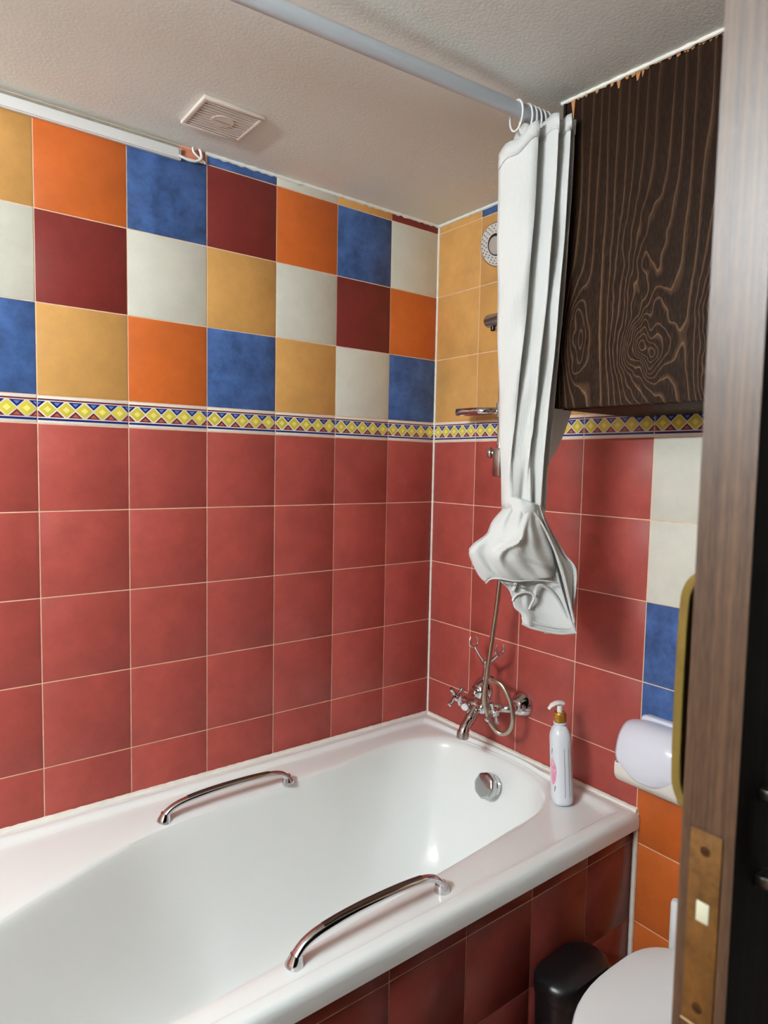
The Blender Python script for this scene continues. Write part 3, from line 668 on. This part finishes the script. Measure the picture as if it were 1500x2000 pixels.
body = b.build('bottle_body', M_bot, bot)
B0 = Vector((-0.108, -0.651, 0.5665))
MB().lathe(B0, (0, 0, 1), [(0.0165, 0.206), (0.0165, 0.2095), (0.0125, 0.2105)], 32).build('neck_ring', M_bot, bot)
MB().lathe(B0, (0, 0, 1), [(0.0150, 0.2105), (0.0155, 0.212), (0.0155, 0.231), (0.0135, 0.235), (0.0075, 0.2355)], 36).build('collar', M_gold, bot)
pp = MB().lathe(B0, (0, 0, 1), [(0.0072, 0.234), (0.0068, 0.252), (0.0, 0.253)], 20)
dn_ = (-vr*0.95 - vf*0.2).normalized()
pp.tube(cr([B0 + up_*0.2555 - dn_*0.0125, B0 + up_*0.2590, B0 + up_*0.2585 + dn_*0.012, B0 + up_*0.2535 + dn_*0.023, B0 + up_*0.2455 + dn_*0.0305], 8), [0.0045]*3 + [0.0072]*13 + [0.0066]*9 + [0.0048]*8, 16, up=(0, 0, 1), flat=(0.78, 1.25))
pp.build('pump_head', mat('pump_white', (238, 236, 230), 0.3), bot)
# printed label: leaves, pink flower and thin stripes, on the bottle's skin
def skin(a, z, off=0.0003):
    P_ = supere(0.0300+off, z, seg=360); return P_[int(round(math.degrees(a))) % 360]
def strip(a0, a1, z0, z1, m, name, n=6):
    rows = [[skin(a0 + (a1-a0)*k/n, z) for k in range(n+1)] for z in (z0, z1)]
    MB().grid(rows).build(name, m, body)
def ang_dir(d):           # skin angle of a horizontal direction
    best = min(range(360), key=lambda k: -(Vector(supere(1, 0, seg=360)[k]) - B0).dot(d))
    return math.radians(best)
aL = ang_dir(-vr*0.93 - vf*0.36); aF = ang_dir(-vf); aRt = ang_dir(vr*0.6 - vf*0.8)
M_str = mat('label_grey_line', (128, 132, 146), 0.4); M_pink = mottled('label_pink', (224, 150, 176), 0.85, 1.25, 120, rough=0.35, rnd=0); M_leaf = mat('label_leaf', (104, 112, 104), 0.4)
for off in (-0.02, 0.35, 0.72):
    strip(aF + off, aF + off + 0.035, 0.022, 0.150, M_str, 'label_line', 1)
def blob(a, z, wa, hz_, m, name, tilt=0.0, n=18):
    vs = [skin(a, z, 0.0005)]
    for k in range(n):
        t = 2*PI*k/n; u = math.cos(t)*wa*(1+0.12*math.sin(5*t)); v = math.sin(t)*hz_*(1+0.1*math.cos(3*t)); vs.append(skin(a + u + tilt*v, z + v, 0.0005))
    MB().add(vs, [[0, i+1, (i+1) % n+1] for i in range(n)]).build(name, m, body)
blob(aL+0.02, 0.086, 0.42, 0.034, M_pink, 'label_flower'); blob(aL-0.02, 0.112, 0.16, 0.012, mat('label_pale_pink', (236, 196, 206), 0.35), 'label_flower')
blob(aL+0.22, 0.044, 0.06, 0.009, M_leaf, 'label_leaf', 6); blob(aL-0.06, 0.140, 0.06, 0.008, M_leaf, 'label_leaf', 6)

# ------------------------------------------------------------------ wall cabinet
W_knots = [(0.105, -0.225, 0.040, 0.055, 0.135), (0.022, -0.215, 0.030, 0.075, 0.100), (-0.052, -0.200, 0.028, 0.11, 0.11)]
cabn = thing('wall_cabinet', (-0.145, -0.93, 1.55), 'dark brown wood-grained cabinet hanging under the ceiling', 'cabinet')
fz0, fz1 = 1.552, CEIL-0.004
Yc0, Yc1 = -1.20, -0.722
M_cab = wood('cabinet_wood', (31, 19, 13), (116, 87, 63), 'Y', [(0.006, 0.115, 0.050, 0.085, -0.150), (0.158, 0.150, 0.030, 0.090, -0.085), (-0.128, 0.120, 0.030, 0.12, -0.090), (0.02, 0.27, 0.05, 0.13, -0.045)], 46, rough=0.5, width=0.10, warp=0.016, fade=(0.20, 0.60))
M_cab.node_tree.nodes['Principled BSDF'].inputs['Specular IOR Level'].default_value = 0.05
M_edge = mat('cabinet_edge', (12, 10, 9), 0.4)
MB().box(-0.225, -0.002, Yc0, Yc1+0.002, fz0+0.004, fz1).build('carcass', mat('cabinet_inside', (40, 28, 22), 0.5), cabn)
# front panel, very slightly out of parallel with the wall as in the photograph
fr_ = MB(); xa, xb = -0.292, -0.262
def fx(y): return xa + (xb-xa)*(y-Yc1)/(-1.05-Yc1)
ys = [Yc1-0.006, Yc0]
vs = []
for y in ys:
    for x in (fx(y), fx(y)+0.020):
        for z in (fz0, fz1): vs.append((x, y, z))
bm_ = bmesh.new(); V_ = [bm_.verts.new(v) for v in vs]
for f in ((0,1,5,4), (2,6,7,3), (0,4,6,2), (1,3,7,5), (0,2,3,1), (4,5,7,6)): bm_.faces.new([V_[i] for i in f])
bmesh.ops.bevel(bm_, geom=bm_.edges[:], offset=0.0022, segments=2, affect='EDGES')
fr_.bm(bm_, 0, False)
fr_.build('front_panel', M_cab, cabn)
MB().box(xa-0.001, xa+0.026, Yc1-0.006, Yc1, fz0+0.001, fz1).build('edge_strip', M_edge, cabn)
MB().box(-0.262, -0.002, Yc0, Yc1-0.004, fz0-0.001, fz0+0.0038, 0.001).build('bottom_board', M_cab, cabn)
ch = MB(); y = Yc1-0.02; rr = random.Random(3)
while y > -1.10:
    w_ = rr.uniform(0.004, 0.014); h_ = rr.uniform(0.003, 0.012) * (1.6 if -0.90 < y < -0.80 else 0.8)
    x = fx(y) - 0.0012
    ch.add([(x, y, fz1), (x, y-w_, fz1), (x, y-w_*rr.uniform(.5, .9), fz1-h_*rr.uniform(.5, 1)), (x, y-w_*rr.uniform(.1, .5), fz1-h_), (x+0.001, y-w_/2, fz1)], [[0,1,2,3],[0,4,1],[0,3,4],[3,2,4],[2,1,4]], 0, False)
    y -= w_*rr.uniform(0.8, 1.7)
ch.build('chipped_edge', mottled('bare_chipboard', (176, 122, 74), 0.75, 1.2, 80, rough=0.8, rnd=0), cabn)
x = fx(Yc1-0.024) - 0.0012
MB().add([(x, Yc1-0.018, fz1-0.002), (x, Yc1-0.028, fz1-0.002), (x, Yc1-0.0255, fz1-0.045), (x-0.0008, Yc1-0.024, fz1-0.01)], [[0,3,2],[3,1,2],[0,1,3]], 0, False).build('splinter', MATS['bare_chipboard'], cabn)

# ------------------------------------------------------------------ toilet paper holder
ph = thing('paper_holder', (0.0, -0.872, 0.70), 'white plastic toilet paper holder with domed lid on the tap wall', 'paper holder')
py0, py1 = -0.958, -0.793; pc = (py0+py1)/2
MB().box(-0.024, -0.0005, py0+0.004, py1-0.014, 0.700, 0.826, 0.008).build('back_plate', M_white2, ph)
prof = cr([(-0.024, 0.822, 0), (-0.050, 0.828, 0), (-0.082, 0.822, 0), (-0.106, 0.800, 0), (-0.118, 0.768, 0), (-0.121, 0.735, 0), (-0.116, 0.704, 0)], 8)
rows = []; n = len(prof)
for i, p in enumerate(prof):
    t = i/(n-1); q = abs(2*t-1.0); hw = 0.079*(1 - 0.52*max(0, (q-0.45)/0.55)**2.2)
    row = []
    for k in range(25):
        s_ = -1 + 2*k/24; d = 0.014*(abs(s_)**3)
        nx, nz_ = (0.5+0.5*t), (0.9-0.8*t)
        row.append((p.x + d*nx, pc + s_*hw, p.y - d*nz_))
    rows.append(row)
lid = MB().grid(rows).build('lid', M_white2, ph); q = lid.modifiers.new('thick', 'SOLIDIFY'); q.thickness = 0.004; q.offset = -1
MB().box(-0.034, -0.012, py0+0.012, py1-0.03, 0.818, 0.832, 0.004).build('hinge', M_white2, ph)
tray = cr([(-0.002, 0.690, 0), (-0.030, 0.676, 0), (-0.065, 0.672, 0), (-0.092, 0.680, 0), (-0.108, 0.698, 0), (-0.110, 0.728, 0)], 6)
b = MB().grid([[(p.x, y, p.y) for y in (py0+0.006, py0+0.010, pc, py1-0.010, py1-0.006)] for p in tray])
for y in (py0+0.006, py1-0.006):
    b.add([(-0.01, y, 0.76)] + [(p.x, y, p.y) for p in tray] , [[0, i+1, i+2] for i in range(len(tray)-1)])
o = b.build('tray', mat('cream_plastic', (224, 218, 208), 0.3), ph); q = o.modifiers.new('thick', 'SOLIDIFY'); q.thickness = 0.003; q.offset = 0
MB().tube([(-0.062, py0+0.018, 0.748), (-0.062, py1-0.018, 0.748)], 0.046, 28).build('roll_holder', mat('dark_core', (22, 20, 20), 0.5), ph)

# ------------------------------------------------------------------ toilet
wc = thing('toilet', (-0.33, -1.165, 0.0), 'white toilet with closed lid, half hidden by the open door', 'toilet')
tcx, tcy = -0.33, -1.165
def egg(s, z, dx=0.0):
    out = []
    for k in range(56):
        a = 2*PI*k/56; c_, s_ = math.cos(a), math.sin(a)
        rx = 0.245 if c_ < 0 else 0.19
        u = math.copysign(abs(c_)**(0.85 if c_ < 0 else 0.55), c_)*rx; v = math.copysign(abs(s_)**0.8, s_)*0.202
        out.append((tcx-0.03 + dx + u*s, tcy + v*s, z))
    return out
def egged(rings, name, m, par):
    R_ = [egg(*r) for r in rings]; b = MB().grid(R_, closed=True); b.add(R_[0], [list(range(56))]); b.add(R_[-1], [list(range(56))])
    return b.build(name, m, par)
egged([(0.52, 0.0, 0.06), (0.50, 0.03, 0.06), (0.48, 0.14, 0.06), (0.58, 0.22, 0.05), (0.80, 0.31, 0.03), (0.93, 0.365, 0.01), (0.95, 0.385, 0.0), (0.92, 0.39, 0.0)], 'bowl', M_ceramic, wc)
egged([(0.97, 0.391, 0), (0.985, 0.394, 0), (0.985, 0.404, 0), (0.97, 0.408, 0)], 'seat', M_white, wc)
egged([(0.98, 0.4085, 0), (1.0, 0.411, 0), (1.0, 0.428, 0), (0.985, 0.435, 0), (0.95, 0.438, 0), (0.6, 0.441, 0), (0.2, 0.442, 0)], 'lid', M_white, wc)
MB().box(-0.165, -0.003, -1.355, -1.04, 0.38, 0.745, 0.018, seg=3).build('cistern', M_ceramic, wc)
MB().box(-0.172, -0.003, -1.362, -1.033, 0.747, 0.785, 0.010, seg=3).build('cistern_lid', M_ceramic, wc)
for yy in (-1.10, -1.23): MB().lathe((-0.150, yy, 0.412), (0, 1, 0), [(0.011, -0.02), (0.011, 0.02)], 16).build('hinge', M_white, wc)

tbx, tby = -0.150, -0.985
tbr = thing('toilet_brush', (tbx, tby, 0.0), 'white toilet brush behind the toilet, only its upright handle showing', 'toilet brush')
MB().lathe((tbx, tby, 0), (0, 0, 1), [(0.040, 0), (0.044, 0.004), (0.040, 0.12), (0.034, 0.128), (0.012, 0.130)], 28).build('holder', M_white, tbr)
MB().lathe((tbx, tby, 0), (0, 0, 1), [(0.007, 0.125), (0.008, 0.36), (0.0105, 0.40), (0.0105, 0.494), (0.008, 0.502), (0.0, 0.504)], 18).build('handle', M_white, tbr)
# ------------------------------------------------------------------ bin
bn = thing('pedal_bin', (-0.312, -0.846, 0.0), 'small black pedal bin squeezed between bath front and toilet', 'bin')
def rr_(hx, hy, r, z, cx_=-0.312, cy_=-0.846):
    out = []
    for q_ in range(4):
        sx, sy = ((1,1),(-1,1),(-1,-1),(1,-1))[q_]
        for k in range(9):
            a = q_*PI/2 + k*PI/16; out.append((cx_ + sx*(hx-r) + r*math.cos(a), cy_ + sy*(hy-r) + r*math.sin(a), z))
    return out
def rings(L, name, m, par):
    R_ = [rr_(*r) for r in L]; b = MB().grid(R_, closed=True); b.add(R_[0], [list(range(36))]); b.add(R_[-1], [list(range(36))])
    return b.build(name, m, par)
rings([(0.080, 0.045, 0.038, 0.0), (0.083, 0.047, 0.040, 0.006), (0.090, 0.050, 0.043, 0.300)], 'bucket', M_dark, bn)
rings([(0.092, 0.051, 0.044, 0.301), (0.094, 0.0525, 0.046, 0.306), (0.094, 0.0525, 0.046, 0.330), (0.090, 0.049, 0.044, 0.341), (0.078, 0.038, 0.033, 0.347), (0.04, 0.015, 0.012, 0.350)], 'lid', M_dark, bn)
MB().box(-0.435, -0.390, -0.866, -0.826, 0.008, 0.02, 0.004).build('pedal', M_dark, bn)

# ------------------------------------------------------------------ sliding door in the foreground
dr = thing('sliding_door', (-0.70, -1.4665, 0.0), 'dark brown wooden door seen edge-on in the foreground', 'door')
dx0, dx1, dy0, dy1 = -1.05, -0.30, -1.4855, -1.4485
M_dedge = mat('door_edge_wood', (84, 58, 40), 0.40); N_, L_, B_ = nodes(M_dedge)
B_.inputs['Specular IOR Level'].default_value = 0.38
tcn = N_.new('ShaderNodeTexCoord'); ramps = []
for sc_, det in (((500, 500, 3.0), 2), ((900, 900, 120), 3)):
    mpn = N_.new('ShaderNodeMapping'); mpn.inputs['Scale'].default_value = sc_; L_.new(tcn.outputs['Object'], mpn.inputs[0])
    nzn = N_.new('ShaderNodeTexNoise'); nzn.inputs['Scale'].default_value = 0.45; nzn.inputs['Detail'].default_value = det; L_.new(mpn.outputs[0], nzn.inputs['Vector']); ramps.append(nzn.outputs['Fac'])
fcn = math_node(N_, L_, 'MULTIPLY_ADD', ramps[1], 0.45, math_node(N_, L_, 'MULTIPLY', ramps[0], 0.75))
rpn = N_.new('ShaderNodeValToRGB'); rpn.color_ramp.elements[0].position = 0.42; rpn.color_ramp.elements[1].position = 0.80
rpn.color_ramp.elements[0].color = lin((52, 35, 24)); rpn.color_ramp.elements[1].color = lin((86, 63, 46))
L_.new(fcn, rpn.inputs['Fac']); L_.new(rpn.outputs[0], B_.inputs['Base Color'])
M_dface = wood('door_face_shaded_wood', (16, 11, 9), (34, 24, 18), 'X', [], 40, rough=0.4, width=0.2, warp=0.03)  # near-black wood: shade of the unlit outer side put into the colour
M_dface.node_tree.nodes['Principled BSDF'].inputs['Specular IOR Level'].default_value = 0.08; M_dface.node_tree.nodes['Principled BSDF'].inputs['Roughness'].default_value = 0.7
dm = MB().box(dx0+0.0006, dx1, dy0, dy1, 0.012, 2.12, 0.0012)
dm.build('panel', M_dface, dr)
MB().box(dx0-0.0004, dx0+0.0008, dy0+0.0008, dy1-0.0008, 0.013, 2.119).build('edge_band', M_dedge, dr)
M_plate = mottled('worn_brass_plate', (104, 70, 32), 0.5, 1.2, 70, rough=0.45, rnd=0); M_plate.node_tree.nodes['Principled BSDF'].inputs['Metallic'].default_value = 0.2
pl = MB().box(dx0-0.0016, dx0-0.0002, -1.4775, -1.4562, 1.046, 1.181, 0.0004).build('lock_plate', M_plate, dr)
MB().box(dx0-0.0022, dx0-0.0014, -1.4715, -1.4630, 1.1185, 1.1325, 0.0003).build('latch', mat('latch_pale', (196, 192, 166), 0.4), pl)
for zz in (1.168, 1.057):
    s_ = MB().lathe((dx0-0.0014, -1.4668, zz), (-1, 0, 0), [(0.0036, 0), (0.0034, 0.0008), (0.0, 0.0010)], 18).build('screw', mat('dark_screw', (92, 62, 34), 0.4, metal=0.8), pl)
    MB().box(dx0-0.0026, dx0-0.0022, -1.4694, -1.4642, zz-0.0005, zz+0.0005).build('slot', M_dark, s_)
# pale scribe line of the mortise under the plate
MB().box(dx0-0.0007, dx0-0.0002, -1.4785, -1.4555, 1.0425, 1.0436).build('mortise_edge', mat('raw_wood', (196, 160, 104), 0.7), dr)
def pull(yf, d, x, z0, z1, m, name, label, H, half):
    k_ = d*H
    P = cr([(x, yf, z0), (x, yf+k_*0.40, z0+0.001), (x, yf+k_*0.74, z0+0.005), (x, yf+k_*0.93, z0+0.016), (x, yf+k_*0.985, z0+0.036), (x, yf+k_, (z0+z1)/2), (x, yf+k_*0.985, z1-0.036), (x, yf+k_*0.93, z1-0.016), (x, yf+k_*0.74, z1-0.005), (x, yf+k_*0.40, z1-0.001), (x, yf, z1)], 8)
    hx_, hy_ = half; rows = []
    for i, p in enumerate(P):
        t_ = (P[min(i+1, len(P)-1)] - P[max(i-1, 0)]).normalized(); nv = t_.cross(Vector((1, 0, 0)))
        row = []
        for q_ in range(4):
            sx, sy = ((1,1),(-1,1),(-1,-1),(1,-1))[q_]
            for k in range(4):
                a = q_*PI/2 + k*PI/6; row.append(p + Vector((1, 0, 0))*(sx*(hx_-0.0012) + 0.0012*math.cos(a)) + nv*(sy*(hy_-0.0012) + 0.0012*math.sin(a)))
        rows.append(row)
    b = MB().grid(rows, closed=True); b.add(rows[0], [list(range(16))]); b.add(rows[-1], [list(range(16))])
    o = b.build(name, m, dr); o['label'] = label
    for zz in ((z0, z1) if d > 0 else ()):
        MB().box(x-0.011, x+0.011, yf if d > 0 else yf-0.002, yf+0.002 if d > 0 else yf, zz-0.012, zz+0.012, 0.0008).build('rose', m, o)
pull(dy1, 1, -0.962, 1.142, 1.343, M_brass, 'pull_handle', 'brass pull handle on the bathroom side', 0.0500, (0.0062, 0.0040))
pull(dy0, -1, -1.014, 1.146, 1.206, M_chrome2, 'pull_handle', 'metal pull handle on the dark outer side', 0.022, (0.006, 0.004))
